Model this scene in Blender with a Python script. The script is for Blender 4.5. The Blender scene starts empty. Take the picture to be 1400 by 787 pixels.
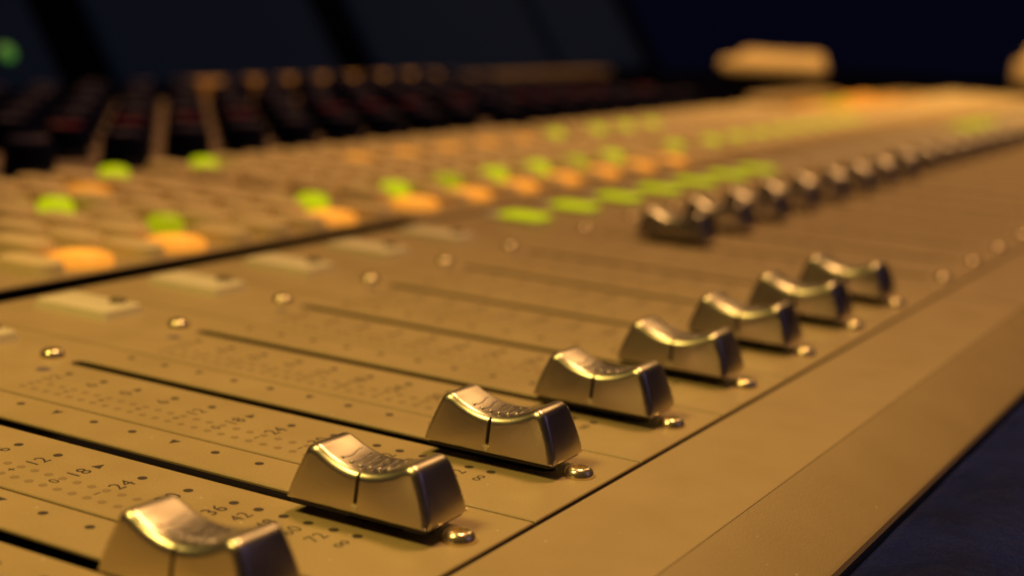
import bpy, bmesh, math, random
from mathutils import Vector, Matrix

random.seed(7)
MM = 0.001
P = 37.0                                   # channel pitch in mm; x towards the user, y along the row of channels, z up
sc = bpy.context.scene
COL = sc.collection

# ------------------------------------------------------------------ camera
FPX, YAW, PIT, ROL = 2039.634, 0.5149259, 0.1933549, 0.0521217
CAM = Vector((6.0802920 * P, -3.6730728 * P, 2.0660169 * P))
cr, sr = math.cos(ROL), math.sin(ROL)
fwd = Vector((-math.sin(YAW) * math.cos(PIT), math.cos(YAW) * math.cos(PIT), -math.sin(PIT)))
r0 = Vector((math.cos(YAW), math.sin(YAW), 0)); u0 = r0.cross(fwd)
right = cr * r0 + sr * u0; up = -sr * r0 + cr * u0
cd = bpy.data.cameras.new('camera'); cam = bpy.data.objects.new('camera', cd); COL.objects.link(cam)
M = Matrix((right, up, -fwd)).transposed().to_4x4(); M.translation = CAM * MM
cam.matrix_world = M
cd.sensor_width = 36.0; cd.lens = FPX * 36.0 / 1400.0
cd.clip_start = 0.01; cd.clip_end = 50
cd.dof.use_dof = True; cd.dof.focus_distance = 6.38 * P * MM; cd.dof.aperture_fstop = 11.8
sc.camera = cam

def seen(x, y, z=0.0, mx=70, my=60):
    """True when a point (mm) of the console falls inside the photograph, give or take a margin"""
    d = Vector((x, y, z)) - CAM; q = d.dot(fwd)
    if q <= 20: return False
    u = 700 + FPX * d.dot(right) / q; v = 393.5 - FPX * d.dot(up) / q
    return -mx < u < 1400 + mx and -my < v < 787 + my

# ------------------------------------------------------------------ world, lamps, exposure
w = bpy.data.worlds.new('World'); sc.world = w; w.use_nodes = True
bg = w.node_tree.nodes['Background']; bg.inputs[0].default_value = (0.13, 0.16, 0.60, 1); bg.inputs[1].default_value = 0.009

def area(name, loc, target, size, power, color):
    l = bpy.data.lights.new(name, 'AREA'); l.shape = 'DISK'; l.size = size; l.energy = power; l.color = color
    o = bpy.data.objects.new(name, l); COL.objects.link(o); o.location = loc
    o.rotation_euler = (Vector(target) - Vector(loc)).to_track_quat('-Z', 'Y').to_euler()
    return o
def spot(name, loc, target, deg, power, color, radius):
    l = bpy.data.lights.new(name, 'SPOT'); l.energy = power; l.color = color; l.shadow_soft_size = radius
    l.spot_size = math.radians(deg); l.spot_blend = 1.0
    o = bpy.data.objects.new(name, l); COL.objects.link(o); o.location = loc
    o.rotation_euler = (Vector(target) - Vector(loc)).to_track_quat('-Z', 'Y').to_euler()
area('ceiling_lamp', (-0.10, 0.72, 1.70), (0.02, 0.35, 0), 0.38, 17.5, (1.0, 0.53, 0.20))     # warm room light, throws the cap shadows
spot('desk_lamp', (-0.12, -0.15, 0.52), (0.06, 0.015, 0), 54, 7.8, (1.0, 0.69, 0.155), 0.07)     # yellow lamp beside the near channels
spot('far_fill_spot', (-0.30, 0.95, 1.05), (-0.34, 1.42, 0), 78, 36, (1.0, 0.56, 0.16), 0.12)  # added fill to brighten the tan lump at the far end
area('ceiling_lamp_far', (-0.10, 1.62, 1.15), (0.05, 0.85, 0), 0.60, 2.6, (1.0, 0.54, 0.20))
area('cool_fill_light', (1.35, 0.60, 0.95), (0.12, 0.25, 0), 0.9, 0.30, (0.50, 0.40, 1.0))  # added bluish fill for bevel and far panel, no monitor stands there
vs = sc.view_settings
vs.view_transform = 'Standard'; vs.look = 'None'; vs.exposure = 0.0; vs.gamma = 1.0; vs.use_curve_mapping = False
sc.render.engine = 'CYCLES'
sc.cycles.use_denoising = True
sc.cycles.max_bounces = 6

# ------------------------------------------------------------------ materials
def mat(name, col, rough=0.5, metal=0.0, spec=0.5, emit=None, estr=0.0, bump=0.0, bscale=400.0, var=0.0, vscale=60.0,
        dust=0.0, coat=0.0, rvar=0.0, detail=4, core=0.0):
    m = bpy.data.materials.new(name); m.use_nodes = True
    nt = m.node_tree; b = nt.nodes['Principled BSDF']; L = nt.links.new
    b.inputs['Roughness'].default_value = rough; b.inputs['Metallic'].default_value = metal
    b.inputs['Specular IOR Level'].default_value = spec; b.inputs['Coat Weight'].default_value = coat
    b.inputs['Base Color'].default_value = (*col, 1)
    if emit: b.inputs['Emission Color'].default_value = (*emit, 1); b.inputs['Emission Strength'].default_value = estr
    if core:                                                        # lamp behind the middle of the cap: brighter core
        tc = nt.nodes.new('ShaderNodeTexCoord'); ln = nt.nodes.new('ShaderNodeVectorMath'); ln.operation = 'LENGTH'
        L(tc.outputs['Object'], ln.inputs[0]); mr = nt.nodes.new('ShaderNodeMapRange')
        mr.inputs['From Max'].default_value = core; mr.inputs['To Min'].default_value = estr * 1.3; mr.inputs['To Max'].default_value = estr * 0.6
        L(ln.outputs['Value'], mr.inputs['Value']); L(mr.outputs[0], b.inputs['Emission Strength'])
    geo = nt.nodes.new('ShaderNodeNewGeometry')
    def noise(scale, det):
        n = nt.nodes.new('ShaderNodeTexNoise'); n.inputs['Scale'].default_value = scale; n.inputs['Detail'].default_value = det
        L(geo.outputs['Position'], n.inputs['Vector']); return n
    src = None
    if var:
        n = noise(vscale, 5); r = nt.nodes.new('ShaderNodeMapRange')
        r.inputs['From Min'].default_value = 0.3; r.inputs['From Max'].default_value = 0.7
        r.inputs['To Min'].default_value = 1 - var; r.inputs['To Max'].default_value = 1 + var
        L(n.outputs['Fac'], r.inputs['Value'])
        n2 = noise(2600, 1); r2 = nt.nodes.new('ShaderNodeMapRange')
        r2.inputs['From Min'].default_value = 0.3; r2.inputs['From Max'].default_value = 0.7
        r2.inputs['To Min'].default_value = 1 - var * 1.2; r2.inputs['To Max'].default_value = 1 + var * 1.2
        L(n2.outputs['Fac'], r2.inputs['Value'])
        mu = nt.nodes.new('ShaderNodeMath'); mu.operation = 'MULTIPLY'; L(r.outputs[0], mu.inputs[0]); L(r2.outputs[0], mu.inputs[1])
        vm = nt.nodes.new('ShaderNodeVectorMath'); vm.operation = 'SCALE'; vm.inputs[0].default_value = col
        L(mu.outputs[0], vm.inputs['Scale']); src = vm.outputs[0]
    if dust:
        v = nt.nodes.new('ShaderNodeTexVoronoi'); v.inputs['Scale'].default_value = 260
        v.inputs['Randomness'].default_value = 1.0; L(geo.outputs['Position'], v.inputs['Vector'])
        lt = nt.nodes.new('ShaderNodeMath'); lt.operation = 'LESS_THAN'; lt.inputs[1].default_value = 0.055; L(v.outputs['Distance'], lt.inputs[0])
        sp = nt.nodes.new('ShaderNodeSeparateColor'); L(v.outputs['Color'], sp.inputs[0])
        gt = nt.nodes.new('ShaderNodeMath'); gt.operation = 'GREATER_THAN'; gt.inputs[1].default_value = 0.72; L(sp.outputs[0], gt.inputs[0])
        mm = nt.nodes.new('ShaderNodeMath'); mm.operation = 'MULTIPLY'; L(lt.outputs[0], mm.inputs[0]); L(gt.outputs[0], mm.inputs[1])
        m2 = nt.nodes.new('ShaderNodeMath'); m2.operation = 'MULTIPLY'; m2.inputs[1].default_value = dust; L(mm.outputs[0], m2.inputs[0])
        mx = nt.nodes.new('ShaderNodeMix'); mx.data_type = 'RGBA'
        L(m2.outputs[0], mx.inputs['Factor'])
        if src: L(src, mx.inputs['A'])
        else: mx.inputs['A'].default_value = (*col, 1)
        mx.inputs['B'].default_value = (0.85, 0.82, 0.74, 1); src = mx.outputs['Result']
    if src: L(src, b.inputs['Base Color'])
    if rvar:
        n = noise(90, 4); r = nt.nodes.new('ShaderNodeMapRange')
        r.inputs['From Min'].default_value = 0.3; r.inputs['From Max'].default_value = 0.7
        r.inputs['To Min'].default_value = rough - rvar; r.inputs['To Max'].default_value = rough + rvar
        L(n.outputs['Fac'], r.inputs['Value']); L(r.outputs[0], b.inputs['Roughness'])
    if bump:
        n = noise(bscale, detail); bp = nt.nodes.new('ShaderNodeBump'); bp.inputs['Strength'].default_value = bump
        bp.inputs['Distance'].default_value = 0.0004; L(n.outputs['Fac'], bp.inputs['Height']); L(bp.outputs[0], b.inputs['Normal'])
    return m

PANEL = mat('champagne_paint', (0.47, 0.355, 0.19), rough=0.48, spec=0.45, bump=0.10, bscale=2200, var=0.05, vscale=28, dust=0.6, rvar=0.09)
RAIL = mat('champagne_rail_paint', (0.46, 0.345, 0.19), rough=0.46, spec=0.45, bump=0.12, bscale=2200, var=0.03, vscale=18, dust=0.6, rvar=0.07)
SEAM = mat('seam_brown', (0.045, 0.03, 0.02), rough=0.8)
SLOT = mat('slot_black', (0.006, 0.006, 0.012), rough=0.45, dust=0.35)
PRINT = mat('print_dark', (0.055, 0.042, 0.035), rough=0.6)
PRINTL = mat('print_light_brown', (0.31, 0.225, 0.12), rough=0.6)
PRINTB = mat('print_violet', (0.15, 0.12, 0.16), rough=0.6)
SILVER = mat('satin_silver', (0.80, 0.725, 0.575), rough=0.315, metal=1.0, bump=0.05, bscale=3500, rvar=0.04)
RIBM = mat('satin_silver_rib', (0.66, 0.61, 0.53), rough=0.30, metal=0.9)
GROOVE = mat('groove_dark', (0.02, 0.018, 0.022), rough=0.6)
ARROW = mat('arrow_silver', (0.75, 0.7, 0.6), rough=0.4, metal=0.5)
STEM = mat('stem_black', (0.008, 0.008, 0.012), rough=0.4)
SCREW = mat('screw_steel', (0.98, 0.84, 0.58), rough=0.22, metal=0.88)
BEIGE = mat('beige_button', (0.86, 0.78, 0.56), rough=0.45, var=0.03)
BPAN = mat('button_panel_paint', (0.47, 0.355, 0.19), rough=0.5, var=0.04, vscale=35)
TAN = mat('tan_button', (0.95, 0.78, 0.44), rough=0.45, var=0.04)
LENS = mat('dark_lens', (0.13, 0.10, 0.05), rough=0.25)
ORANGE = mat('orange_lit', (0.45, 0.16, 0.03), rough=0.4, emit=(1.0, 0.365, 0.03), estr=1.28, core=0.0095)
ORANGE2 = mat('orange_lit_soft', (0.55, 0.26, 0.07), rough=0.4, emit=(1.0, 0.38, 0.03), estr=0.85, core=0.0085)
GREEN = mat('green_lit', (0.30, 0.40, 0.03), rough=0.4, emit=(0.52, 0.60, 0.0), estr=1.15, core=0.0075)
GREEN2 = mat('green_lit_soft', (0.25, 0.33, 0.03), rough=0.4, emit=(0.46, 0.50, 0.0), estr=0.95, core=0.0065)
LEATHER = mat('black_leather', (0.006, 0.013, 0.105), rough=0.5, spec=0.04, bump=1.0, bscale=260, detail=8, var=0.35, vscale=70)
BLACK = mat('knob_black', (0.0015, 0.0025, 0.024), rough=0.5, spec=0.08)
CAPG = mat('knob_cap_grey', (0.050, 0.042, 0.09), rough=0.6, spec=0.1)
CAPR = mat('knob_cap_red', (0.15, 0.022, 0.045), rough=0.6, spec=0.1)
DARKM = mat('dark_metal', (0.001, 0.001, 0.003), rough=0.6, spec=0.0)
KPAN = mat('knob_panel_shaded', (0.28, 0.20, 0.15), rough=0.55)  # panel colour darkened to carry the shade between the knobs
SCREEN = mat('screen_glass', (0.004, 0.006, 0.014), rough=0.3, spec=0.0, emit=(0.10, 0.16, 0.34), estr=0.017)
LEDGE = mat('ledge_tan', (0.70, 0.44, 0.17), rough=0.5, var=0.04)
LEDGE_DIM = mat('ledge_tan_dim', (0.16, 0.105, 0.06), rough=0.55)  # ledge colour darkened where less light reaches it
LUMPM = mat('lump_tan', (0.80, 0.60, 0.32), rough=0.8, var=0.08, vscale=25)

# ------------------------------------------------------------------ mesh helpers (all lengths in mm)
def mesh(name, bm, m, smooth=None):
    for v in bm.verts: v.co *= MM
    bmesh.ops.recalc_face_normals(bm, faces=bm.faces)
    me = bpy.data.meshes.new(name); bm.to_mesh(me); bm.free()
    me.materials.append(m)
    if smooth is not None:
        me.polygons.foreach_set('use_smooth', [True] * len(me.polygons)); me.set_sharp_from_angle(angle=math.radians(smooth))
    return me
def put(name, me, parent=None, loc=(0, 0, 0), rot=(0, 0, 0)):
    o = bpy.data.objects.new(name, me); COL.objects.link(o); o.parent = parent
    o.location = Vector(loc) * MM; o.rotation_euler = rot
    return o
def tag(o, label, cat, group=None):
    o['label'] = label; o['category'] = cat
    if group: o['group'] = group
    return o
def rings(bm, rr, cap0=True, cap1=True):
    """skin a list of equal-length closed loops"""
    L = [[bm.verts.new(p) for p in r] for r in rr]; n = len(L[0])
    for a, b in zip(L, L[1:]):
        for i in range(n): bm.faces.new((a[i], a[(i + 1) % n], b[(i + 1) % n], b[i]))
    if cap0: bm.faces.new(L[0])
    if cap1: bm.faces.new(L[-1])
    return L
def rrect(lx, ly, r, z, cx=0, cy=0, seg=3):
    out = []; r = max(r, 0.01)
    for sx, sy, a0 in ((1, 1, 0), (-1, 1, 90), (-1, -1, 180), (1, -1, 270)):
        for i in range(seg + 1):
            a = math.radians(a0 + 90 * i / seg)
            out.append((cx + sx * (lx / 2 - r) + r * math.cos(a), cy + sy * (ly / 2 - r) + r * math.sin(a), z))
    return out
def rbox(lx, ly, z0, z1, r=1.0, c=0.4, cx=0, cy=0, draft=0.0, bm=None, seg=3):
    bm = bm or bmesh.new(); d = 2 * draft
    rings(bm, [rrect(lx, ly, r, z0, cx, cy, seg), rrect(lx - d, ly - d, r, z1 - c, cx, cy, seg),
               rrect(lx - d - .6 * c, ly - d - .6 * c, max(r - .3 * c, .05), z1 - .3 * c, cx, cy, seg),
               rrect(lx - d - 2 * c, ly - d - 2 * c, max(r - c, .05), z1, cx, cy, seg)])
    return bm
def lathe(prof, n=24, bm=None, cx=0, cy=0):
    bm = bm or bmesh.new()
    rings(bm, [[(cx + r * math.cos(2 * math.pi * i / n), cy + r * math.sin(2 * math.pi * i / n), z) for i in range(n)] for r, z in prof])
    return bm
def tube(bm, pts, rad, n=8):
    rr = []
    for i, p in enumerate(pts):
        p = Vector(p); a = Vector(pts[max(i - 1, 0)]); b = Vector(pts[min(i + 1, len(pts) - 1)])
        t = (b - a).normalized(); s = t.cross(Vector((0, 0, 1))).normalized(); q = s.cross(t)
        r = rad[i] if isinstance(rad, (list, tuple)) else rad
        rr.append([p + r * (math.cos(2 * math.pi * k / n) * s + math.sin(2 * math.pi * k / n) * q) for k in range(n)])
    rings(bm, rr)
def slab(x0, x1, y0, y1, z0, z1, c=0.3, bm=None):
    bm = bm or bmesh.new()
    def R(i, z): return [(x0 + i, y0 + i, z), (x1 - i, y0 + i, z), (x1 - i, y1 - i, z), (x0 + i, y1 - i, z)]
    rings(bm, [R(0, z0), R(0, z1 - c), R(c, z1)])
    return bm

def bank(k): return k // 8 if k >= 0 else 0
def yk(k): return P * (k + 0.3693 * bank(k))          # the slot of channel k
NCH = 37
BANK_Y = [(yk(8 * b) - 0.64 * P, yk(8 * b + 7) + 0.36 * P) for b in range(5)]
BANK_Y[4] = (BANK_Y[4][0], yk(36) + .36 * P)

# ------------------------------------------------------------------ the console
console = bpy.data.objects.new('mixing_console', None); COL.objects.link(console)
tag(console, 'large champagne mixing console with fader strips, lit buttons, black knobs and leather armrest', 'mixing console')
Y0, Y1 = BANK_Y[0][0] - 3, BANK_Y[4][1]
put('chassis', mesh('chassis', slab(-480, 146, Y0, Y1, -60, -14), SLOT), console)

put('end_panel', mesh('end_panel', slab(-480, 149, Y0 - 420, Y0 - .4, -60, 0, .4), PANEL), console)

# --- fader strips: a plate with a chamfered slot
SX0, SX1, SA, SB, SW = -46.0, 125.6, 6.0, 116.0, 3.7
def strip_mesh():
    bm = bmesh.new(); y0, y1 = -0.64 * P + 0.36, 0.36 * P - 0.36; c = 0.18
    def outer(i, z): return [(SX0 + i, y0 + i, z), (SX1 - i, y0 + i, z), (SX1 - i, y1 - i, z), (SX0 + i, y1 - i, z)]
    def hole(i, z):
        r = SW / 2 + i; out = []
        for cx, a0 in ((SB - SW / 2, -90), (SA + SW / 2, 90)):
            for j in range(7):
                a = math.radians(a0 + 30 * j); out.append((cx + r * math.cos(a), r * math.sin(a), z))
        return out
    lo = rings(bm, [outer(0, -.4), outer(0, -c), outer(c, 0)], False, False)
    lh = rings(bm, [hole(0, -.6), hole(0, -0.25), hole(0.25, 0)], False, False)
    def ed(l): return [bm.edges.get((l[i], l[(i + 1) % len(l)])) for i in range(len(l))]
    bmesh.ops.triangle_fill(bm, edges=ed(lo[-1]) + ed(lh[-1]), use_beauty=True)
    return mesh('channel_strip', bm, PANEL)
STRIP = strip_mesh()
SLOTM = mesh('slot_liner', slab(SA - 2, SB + 2, -3.0, 3.0, -13.9, -9.0, 0.05), SLOT)
SEAMF = mesh('seam_filler', slab(SX0, SX1, -0.64 * P - .8, -0.64 * P + .8, -2.1, -0.45, 0.05), SEAM)
SEAME = mesh('seam_filler', slab(125.0, 127.2, -0.64 * P, .36 * P, -2.15, -0.62, 0.05), SEAM)
def screw_mesh():
    bm = bmesh.new(); n = 24
    prof = [(2.6, 0.02), (2.6, 0.22), (2.5, 0.62), (2.2, 1.12), (1.8, 1.44), (1.42, 1.56)]
    L = rings(bm, [[(r * math.cos(2 * math.pi * i / n), r * math.sin(2 * math.pi * i / n), z) for i in range(n)] for r, z in prof] +
              [[(1.22 * math.cos(2 * math.pi * i / n) * (1 - .12 * (i % 4 == 2)), 1.22 * math.sin(2 * math.pi * i / n) * (1 - .12 * (i % 4 == 2)), 1.52) for i in range(n)],
               [(1.0 * math.cos(2 * math.pi * i / n), 1.0 * math.sin(2 * math.pi * i / n), 0.35) for i in range(n)]], True, True)
    return mesh('screw', bm, SCREW, 40)
SCREWM = screw_mesh()

# --- printed scale: numerals, dots, triangles, plus / zero / minus marks, a hair above the paint
def glyph(text, size):
    cu = bpy.data.curves.new('glyph', 'FONT'); cu.body = text; cu.size = size; cu.align_x = 'RIGHT'; cu.align_y = 'CENTER'
    cu.space_character = 1.08; cu.resolution_u = 3
    o = bpy.data.objects.new('glyph', cu); COL.objects.link(o)
    dg = bpy.context.evaluated_depsgraph_get(); me = bpy.data.meshes.new_from_object(o.evaluated_get(dg))
    vs_ = [(v.co.x, v.co.y) for v in me.vertices]; fs = [tuple(p.vertices) for p in me.polygons]
    bpy.data.objects.remove(o); bpy.data.curves.remove(cu); bpy.data.meshes.remove(me)
    return vs_, fs
GL = {}
def add_glyph(bm, text, size, x, y, z=0.03):
    """text reads from the user's side: its right is +y, its top is -x; right aligned at y"""
    if (text, size) not in GL: GL[(text, size)] = glyph(text, size)
    vs_, fs = GL[(text, size)]
    vv = [bm.verts.new((x - b, y + a, z)) for a, b in vs_]
    for f in fs:
        try: bm.faces.new([vv[i] for i in f])
        except ValueError: pass
def dot(bm, x, y, r, z=0.03, n=12):
    bm.faces.new([bm.verts.new((x + r * math.cos(2 * math.pi * i / n), y + r * math.sin(2 * math.pi * i / n), z)) for i in range(n)])
def tri(bm, x, y, s, d, z=0.03):
    bm.faces.new([bm.verts.new(p) for p in ((x - s, y - d * s, z), (x + s, y - d * s, z), (x, y + d * s * 1.1, z))])
ROWS = [(12.8, '12', 0), (22.0, '6', 0), (30.9, '0', 1), (40.0, '6', 0), (49.0, '12', 0), (58.1, '18', 1), (67.3, '24', 0),
        (76.7, '30', 0), (85.7, '36', 0), (90.4, '42', 0), (95.1, '48', 0), (99.6, '60', 0), (104.2, '72', 0), (108.4, '\u221e', 0)]
def print_meshes():
    a, b = bmesh.new(), bmesh.new()
    for i, (x, t, is_tri) in enumerate(ROWS):
        add_glyph(a, t, 3.9 if i < 9 else 3.4, x, -9.9)
        if is_tri: tri(a, x, -7.6, 0.95, 1)
        else: dot(a, x, -7.7, 0.80)
        if i < 8:
            for yy in (-15.3, -19.3): dot(b, x, yy, 0.72)
            sym = '+' if x < 52 else ('0' if x < 60 else '\u2212')
            add_glyph(a, sym, 2.8, x, -16.3)
            step = (ROWS[i + 1][0] - x) / 3
            for j in (1, 2):
                for yy in (-15.3, -19.3): dot(b, x + step * j, yy, 0.72)
    for i, x in enumerate((12.8, 21.8, 30.6, 39.8, 48.8, 58.1, 67.3, 76.6, 85.8, 95.0, 104.2)):
        if i in (2, 5, 8): tri(a, x, 9.2, 0.95, -1)
        else: dot(a, x, 9.2, 0.78)
    return mesh('scale_print', a, PRINT), mesh('scale_dots', b, PRINTL)
PR, PRD = print_meshes()
_b = bmesh.new(); dot(_b, 6.5, -8.4, 1.5); VIO = mesh('mark', _b, PRINTB)

# --- buttons
def sel_mesh():
    bm = rbox(23.5, 13.5, 0.02, 2.1, 1.3, 0.8, draft=0.5)
    return mesh('select_button', bm, BEIGE, 40)
SEL = sel_mesh()
def lampm(m): return mesh('indicator_lamp', lathe([(2.1, 0), (2.1, .35), (1.7, .7), (.9, .85)], 16), m, 50)
LAMP_OFF = lampm(LENS)
def litwin(m): return mesh('lit_window', rbox(16.0, 12.4, 0, 0.9, 2.5, 0.4), m, 40)
LITG = litwin(mat('green_window', (0.30, 0.40, 0.03), rough=0.4, emit=(0.54, 0.60, 0.0), estr=0.85))
BSX, BSY = 21.5, 12.5
def btn(m, lx=BSX, ly=BSY, h=4.2): return mesh('push_button', rbox(lx, ly, 0.02, h, 4.5, 1.9, draft=0.6), m, 40)
def rnd(m, r=8.8, h=3.2): return mesh('push_button', lathe([(r, .02), (r - .1, .5 * h), (.93 * r, .72 * h), (.78 * r, .88 * h), (.5 * r, .97 * h), (.2 * r, h)], 28), m, 60)

for k in range(NCH):
    y = yk(k)
    vis = any(seen(x, y + dy, 0) for x in (-50, -20, 20, 60, 100, 126) for dy in (-23, 13))
    if not vis: continue
    s = put('channel_strip', STRIP, console, (0, y, 0))
    put('slot_liner', SLOTM, s); put('seam_filler', SEAMF, s); put('seam_filler', SEAME, s)
    if k < 16:
        put('scale_print', PR, s); put('scale_dots', PRD, s); put('print_mark', VIO, s)
    for x in (0.0, 120.6):
        if seen(x, y): put('screw', SCREWM, s, (x, 0, 0), (0, 0, random.uniform(0, 6.28)))
    if seen(-28, y):
        put('select_button', SEL, s, (-26.5, -1.0, 0))
        if 8 <= k <= 14 or k in (24, 25, 26): put('indicator_lamp', LITG, s, (-23.0, -0.8, 2.06))['label'] = 'green lit window on the button'
        elif k < 8: put('indicator_lamp', LAMP_OFF, s, (-21.0, 2.6, 2.06))

# --- front rail, one piece per bank, with a chamfered nose towards the armrest
for b, (y0, y1) in enumerate(BANK_Y):
    a, c = y0 + 0.3, (BANK_Y[b + 1][0] if b < 4 else y1) - 0.3
    bm = bmesh.new()
    prof = [(126.5, -4), (126.5, -0.3), (126.8, 0), (148.9, 0), (149.1, -0.06), (149.1, -4)]
    rings(bm, [[(x, a, z) for x, z in prof], [(x, c, z) for x, z in prof]])
    put('front_rail', mesh('front_rail', bm, RAIL), console)
bm = bmesh.new()
prof = [(149.2, -40), (149.2, -0.10), (149.5, -0.22), (163.2, -6.0), (164.0, -6.6), (164.4, -7.4), (164.4, -40)]
rings(bm, [[(x, Y0, z) for x, z in prof], [(x, Y1, z) for x, z in prof]])
put('bevel_trim', mesh('bevel_trim', bm, RAIL, 25), console)
# leather armrest roll
bm = bmesh.new(); NY = 200; rr = []
for j in range(NY + 1):
    y = Y0 + (Y1 * 0.62 - Y0) * (j / NY) ** 1.3; loop = []
    for i, (x, z) in enumerate([(164.7, -14), (164.9, -9.5), (165.5, -7.6), (166.8, -6.4), (169, -5.7), (172, -5.2), (176, -4.9)] +
                               [(176 + 5 * q, -4.9 - .0022 * (5 * q) ** 2) for q in range(1, 17)] + [(258.5, -24), (259, -30)]):
        wob = 0.45 * math.sin(y * .16 + .21 * x) + 0.3 * math.sin(y * .41 - .33 * x + 1) + 0.25 * math.sin(y * .07 + .6 * x) + random.uniform(-.12, .12)
        loop.append((x, y, z + (0.55 if i > 4 else .08 * i) * wob))
    loop += [(259, y, -60), (164.9, y, -60)]
    rr.append(loop)
rings(bm, rr)
put('armrest_pad', mesh('armrest_pad', bm, LEATHER, 60), console)['label'] = 'black wrinkled leather armrest pad'

# --- button panel behind the faders: two columns of caps per channel
PX = [-70.0, -92.5, -115.5, -139.5, -163.5, -187.0]
for b, (y0, y1) in enumerate(BANK_Y):
    put('button_panel', mesh('button_panel', slab(-199, -58.5 if b == 0 else -50.0, y0 + .3, y1 - .3 if b == 4 else BANK_Y[b + 1][0] - .3, -.9, 0, .3), BPAN), console)
    if b < 4: put('bank_filler', mesh('bank_filler', slab(SX0, SX1, y1 + .2, BANK_Y[b + 1][0] - .2, -4, 0, .22), PANEL), console)
B_TAN, B_TANS = btn(TAN), btn(TAN, 21.0, 11.5, 3.8)
B_OR, B_OR2, B_GR, B_GR2 = rnd(ORANGE), rnd(ORANGE2, 8.0), rnd(GREEN, 5.8, 5.0), rnd(GREEN2, 5.8, 5.0)
lit = {}
for k in (3, 4, 5, 7, 8, 9, 10, 11, 12, 13, 14): lit[(k, 0, 0)] = B_OR
for k in (7, 8, 9, 10, 11, 12, 13): lit[(k, 1, 1)] = B_GR if k % 3 else B_GR2
lit[(5, 1, 1)] = B_GR2
for k in (8, 9): lit[(k, 1, 2)] = B_OR2
lit[(5, 3, 1)] = B_GR; lit[(6, 4, 2)] = B_OR2; lit[(7, 5, 1)] = B_GR; lit[(8, 5, 1)] = B_GR
for k in (10, 11, 12, 13, 14): lit[(k, 4, 2)] = B_OR2
for k in (15, 16, 17, 18): lit[(k, 4, 1)] = B_GR
for k in range(15, 24): lit[(k, 1, 1)] = B_GR
for k in range(26, 33): lit[(k, 5, 0)] = B_OR; lit[(k, 4, 0)] = B_OR2; lit[(k, 3, 0)] = B_OR2
for k in (27, 28): lit[(k, 4, 1)] = B_GR2
for k in range(NCH):
    for r, x in enumerate(PX):
        for c, dy in ((0, 1.5), (1, 21.0)):
            y = yk(k) + dy
            if not seen(x, y, 3, 30, 30): continue
            me = lit.get((k, r, c)) or (lit.get((k, r, 2)) if c == 1 else None)
            if me is None:
                if k > 24 and (c == 1 or r > 3): continue
                me = B_TAN if c == 0 else B_TANS
            put('push_button', me, console, (x, y, 0))

# --- black rotary knobs in a grid of seven rows
for b in range(3):
    put('knob_panel', mesh('knob_panel', slab(-440, -199.6, BANK_Y[b][0] + .3, BANK_Y[b + 1][0] - .3, -4, 0, .4), KPAN), console)
KB = mesh('rotary_knob', lathe([(10.8, .05), (10.8, 2.0), (10.0, 2.8), (9.4, 12.0), (8.9, 13.4), (7.6, 13.9)], 20), BLACK, 40)
KC = {n: mesh('knob_cap', lathe([(7.3, 13.85), (7.1, 14.3), (5.6, 14.5)], 16), m, 40) for n, m in (('g', CAPG), ('r', CAPR))}
KP = mesh('pointer_mark', slab(1.5, 7.6, -.5, .5, 14.3, 14.75, .1), mat('pointer_white', (.35, .3, .27), .5))
for k in range(24):
    for r in range(7):
        x = -212 - 34.0 * r; y = yk(k) + 2.0
        if not seen(x, y, 6, 45, 40): continue
        o = put('rotary_knob', KB, console, (x, y, 0), (0, 0, math.radians(random.uniform(-130, 130))))
        put('knob_cap', KC['r' if (r == 1 and k % 5 != 2) else 'g'], o); put('pointer_mark', KP, o)

# --- ledge and tilted display panels of the meter bridge
def ybox(name, x0, x1, y0, y1, z0, z1, m, c=.8, **kw): return put(name, mesh(name, slab(x0, x1, y0, y1, z0, z1, c), m), console)
ybox('bridge_ledge', -462, -441, 16.6 * P, 24.8 * P, -3.9, 10.5, LEDGE)
ybox('bridge_ledge', -462, -441, 24.85 * P, 33.0 * P, -3.9, 8.0, LEDGE_DIM)  # dimmer light on this stretch is put into the darker colour
ybox('bridge_ledge', -462, -441, 8 * P, 16.55 * P, -3.9, 6.0, DARKM)  # unlit stretch of the ledge, its shade given as near-black colour
TILT = math.radians(33)
for y0, y1 in ((7.0, 14.0), (15.4, 21.7), (23.2, 31.0), (31.6, 36.5)):
    bm = slab(-0.0, 6, y0 * P, y1 * P, 0, 190, 2.0)
    o = put('display_panel', mesh('display_panel', bm, SCREEN), console, (-470, 0, 6), (0, -TILT, 0))
bm = slab(-8, -1, 7 * P, 38 * P, -4, 186, 1.0)
put('bridge_back', mesh('bridge_back', bm, DARKM), console, (-470, 0, 6), (0, -TILT, 0))
gl = put('indicator_lamp', mesh('indicator_lamp', lathe([(5.5, 0), (5.5, 1), (3, 2)], 16), mat('green_dim', (0.02, 0.06, 0.02), 0.4, emit=(0.08, 0.30, 0.04), estr=0.5), 50), console,
         (-470 - 22 * math.sin(TILT) + 6.5 * math.cos(TILT), 13.12 * P, 6 + 22 * math.cos(TILT) + 6.5 * math.sin(TILT)), (0, math.pi / 2 - TILT, 0))
# far end: black equipment top and raised tan block
ybox('far_panel', -440, -205.6, BANK_Y[3][0] + 2, 47 * P, -3.9, 3.6, DARKM)
put('far_top', mesh('far_top', slab(-205, -70, 38.2 * P, 48 * P, -3.9, 3.6, .8), DARKM), console)
ybox('raised_block', -200, -174, 26.2 * P, 30.4 * P, .02, 10, PANEL, 3)

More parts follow.
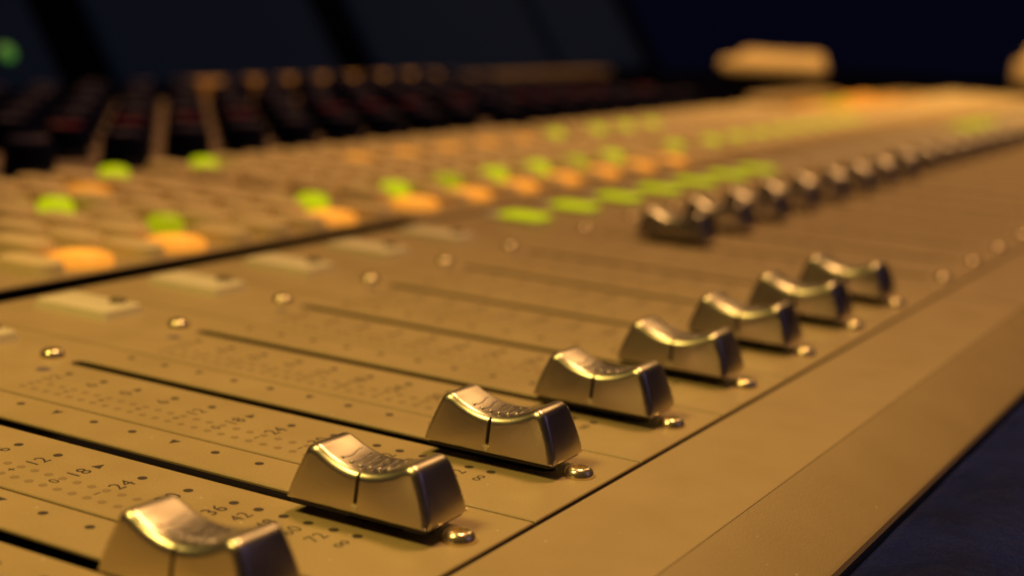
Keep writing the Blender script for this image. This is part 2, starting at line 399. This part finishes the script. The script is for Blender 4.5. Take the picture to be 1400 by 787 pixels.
# ------------------------------------------------------------------ fader caps
HB, HT, ZB, ZT, ZM = 12.5, 9.1, 2.2, 10.65, 8.35      # half length at base / top, base, crest and trough heights
def trough(x): return ZM + (ZT - ZM) * min(1.0, (abs(x) / 8.6)) ** 2.0
def cap_mesh():
    # right half of the side outline (x, z), counter clockwise: base, bulged end, rounded crest, concave finger rest
    RC = 1.9
    t0 = Vector((-(HB - HT) * 1.28 / (ZT - ZB), 1)).normalized()                  # up the end, at the crest
    t1 = Vector((-1, -2 * (ZT - ZM) / 8.6 ** 2 * 8.4)).normalized()              # down into the finger rest
    half = [(0.0, ZB), (HB - .5, ZB), (HB - .15, ZB + .12), (HB, ZB + .5)]
    B = Vector((HT, ZT + .75)); ang = math.acos(max(-1, min(1, (-t0).dot(t1)))); dl = RC / math.tan(ang / 2)
    pa = B - t0 * dl; pb = B + t1 * dl
    n0 = Vector((-t0.y, t0.x)); cen = pa + n0 * RC
    for i in range(1, 9):
        t = i / 8; q = t ** 1.28
        half.append((HB + (pa.x - HB) * q, ZB + .5 + (pa.y - ZB - .5) * t))
    a0 = math.atan2(pa.y - cen.y, pa.x - cen.x); a1 = math.atan2(pb.y - cen.y, pb.x - cen.x)
    for i in range(1, 7): a = a0 + (a1 - a0) * i / 6; half.append((cen.x + RC * math.cos(a), cen.y + RC * math.sin(a)))
    ex, ez = half[-1]
    for i in range(1, 14):
        x = ex * (1 - i / 13); half.append((x, ZM + (ez - ZM) * (x / ex) ** 2))
    pts = half[1:] + [(-a, b) for a, b in reversed(half[1:-1])]
    m = len(pts); P2 = [Vector(p) for p in pts]; nor = []
    for i in range(m):
        t = (P2[(i + 1) % m] - P2[i - 1]).normalized(); nor.append(Vector((-t.y, t.x)))
    def halfw(z): return 5.85 - 1.20 * (z - ZB) / (ZT - ZB)
    R = 1.3; lay = []
    angs = [math.radians(a) for a in (90, 72, 54, 36, 18, 0)]
    for sgn, seq in ((-1, angs), (1, angs[::-1])):
        for a in seq:
            d = R * (1 - math.cos(a)); lay.append([])
            for i in range(m):
                f = 0.35 if P2[i].y < ZB + .2 else 1.0
                q = P2[i] + nor[i] * d * f
                lay[-1].append((q.x, sgn * (halfw(q.y) - R + R * math.sin(a)), q.y))
    bm = bmesh.new(); rings(bm, lay)
    bmesh.ops.remove_doubles(bm, verts=bm.verts, dist=0.002)
    me = mesh('cap_body', bm, SILVER)
    # cut the index groove into both flanks
    cb = bmesh.new()
    for s in (-1, 1):
        pr = []
        for z, inn in ((ZB + 1.6, 0.55), (ZT + 1, 0.55)):
            yo = s * (halfw(z) + 1.5); yi = s * (halfw(z) - inn)
            pr.append([(-0.60, yo, z), (0.95, yo, z), (0.16, yi, z), (-0.26, yi, z)])
        rings(cb, pr)
    cm = mesh('cutter', cb, GROOVE)
    a = put('tmp_a', me); c = put('tmp_b', cm)
    mod = a.modifiers.new('b', 'BOOLEAN'); mod.object = c; mod.operation = 'DIFFERENCE'; mod.solver = 'EXACT'
    dg = bpy.context.evaluated_depsgraph_get(); out = bpy.data.meshes.new_from_object(a.evaluated_get(dg))
    bpy.data.objects.remove(a); bpy.data.objects.remove(c)
    if len(out.polygons) < 100: out = me
    out.materials.clear(); out.materials.append(SILVER)
    out.polygons.foreach_set('use_smooth', [True] * len(out.polygons)); out.set_sharp_from_angle(angle=math.radians(28))
    out.name = 'cap_body'
    return out
CAPB = cap_mesh()
def rib_mesh():
    bm = bmesh.new(); pts = []; N = 20
    for i in range(N + 1):
        t = i / N; pts.append((0.24 * math.sin(2 * math.pi * (t - .08)) - .2 * t, -2.7 + 5.6 * t))
    return pts
def ribs():
    out = []
    for xc in (-4.4, -2.75, -1.1, 0.55, 2.2, 3.85):
        bm = bmesh.new(); p3 = [(xc + a, b, trough(xc + a) + 0.02) for a, b in rib_mesh()]
        tube(bm, p3, [.14] + [.22] * (len(p3) - 2) + [.06], 8)
        lathe([(.38, 0), (.40, .2), (.30, .38), (.1, .46)], 10, bm, *p3[0][:2])
        for v in bm.verts:
            if v.index < 0: pass
        out.append((bm, p3[0][2]))
    res = []
    for bm, zt in out:
        bm.verts.ensure_lookup_table()
        for v in bm.verts[-40:]: v.co.z += zt - .05
        res.append(mesh('grip_rib', bm, RIBM, 60))
    return res
RIBS = ribs()
_b = bmesh.new()
for s in (-1, 1):
    v = []
    for z in (ZB + 1.62, ZM - 0.25):
        y = s * (5.85 - 1.20 * (z - ZB) / (ZT - ZB) - 0.50); v += [(-.30, y, z), (.14, y, z)]
    q = [_b.verts.new(p) for p in (v[0], v[1], v[3], v[2])]; _b.faces.new(q)
GRV = mesh('index_line', _b, GROOVE)
_b = bmesh.new()
for s in (-1, 1):
    y = s * 5.80
    v = [(-.62, y, ZB + 1.35), (.62, y, ZB + 1.35), (0, y + s * .06, ZB + .3)]
    rings(_b, [[(a, b, c) for a, b, c in v], [(a, b - s * .3, c) for a, b, c in v]])
ARW = mesh('index_arrow', _b, ARROW)
STM = mesh('stem', rbox(9, 2.2, -2.2, 2.6, .6, .2), STEM)
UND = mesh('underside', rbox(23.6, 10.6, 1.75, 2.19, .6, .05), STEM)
ORD = ['first', 'second', 'third', 'fourth', 'fifth', 'sixth', 'seventh', 'eighth']
def fader(k, x, label, group):
    root = bpy.data.objects.new('fader_cap', None); COL.objects.link(root); root.location = (x * MM, yk(k) * MM, 0)
    root.rotation_euler = (0, 0, math.radians(random.uniform(-.6, .6))); tag(root, label, 'fader cap', group)
    put('cap_body', CAPB, root)
    for rm in RIBS: put('grip_rib', rm, root)
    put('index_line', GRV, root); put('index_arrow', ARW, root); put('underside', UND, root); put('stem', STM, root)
for k in range(8):
    j = 7 - k
    fader(k, 106.2 + random.uniform(-.35, .35) + (-.8 if k == 0 else 0), f'silver fader cap pulled down to the front screws, {ORD[j]} from the strips with bare screws', 'fader caps pulled down along the front')
fx = {8: 33.6, 9: 33.0, 10: 32.5, 11: 31.5, 12: 31.5, 13: 32, 14: 31, 15: 31}
for k in range(8, 16):
    fader(k, fx[k], f'silver fader cap pushed up beside the select buttons, {ORD[k - 8]} from the pulled-down row', 'fader caps pushed up in the next bank')
for k in range(16, 24):
    if seen(30, yk(k), 5): fader(k, 28.0, f'distant silver fader cap pushed up beyond the second bank gap, {ORD[k - 16]} from that gap', 'fader caps pushed up in the far bank')

# ------------------------------------------------------------------ things lying on the far equipment top
def lump(name, label, cx, cy, L, W, H, rz):  # blurred tan object of unknown kind, shaped like folded fabric
    bm = bmesh.new(); n = 28; rr = []
    def loop(s, z, sh=0):
        out = []
        for i in range(n):
            a = 2 * math.pi * i / n; c, d = math.cos(a), math.sin(a)
            e = 0.45; out.append((s * L / 2 * abs(c) ** e * (1 if c > 0 else -1) + sh, s * W / 2 * abs(d) ** e * (1 if d > 0 else -1), z + .8 * math.sin(3 * a)))
        return out
    rr = [loop(.96, 3.9), loop(1.0, 8), loop(1.0, H * .48), loop(.95, H * .6), loop(.80, H * .68, L * .07), loop(.77, H * .9, L * .08), loop(.66, H, L * .08)]
    rings(bm, rr)
    return tag(put(name, mesh(name, bm, LUMPM, 60), None, (cx, cy, 0), (0, 0, rz)), label, 'unidentified object')
lump('tan_lump', 'thick tan lump lying on the dark far end of the console', -10.4 * P, 41.3 * P, 124, 56, 28, math.radians(20))
lump('tan_lump', 'second tan lump on the far right corner of the dark console end', -3.2 * P, 46.4 * P, 70, 60, 50, math.radians(10))
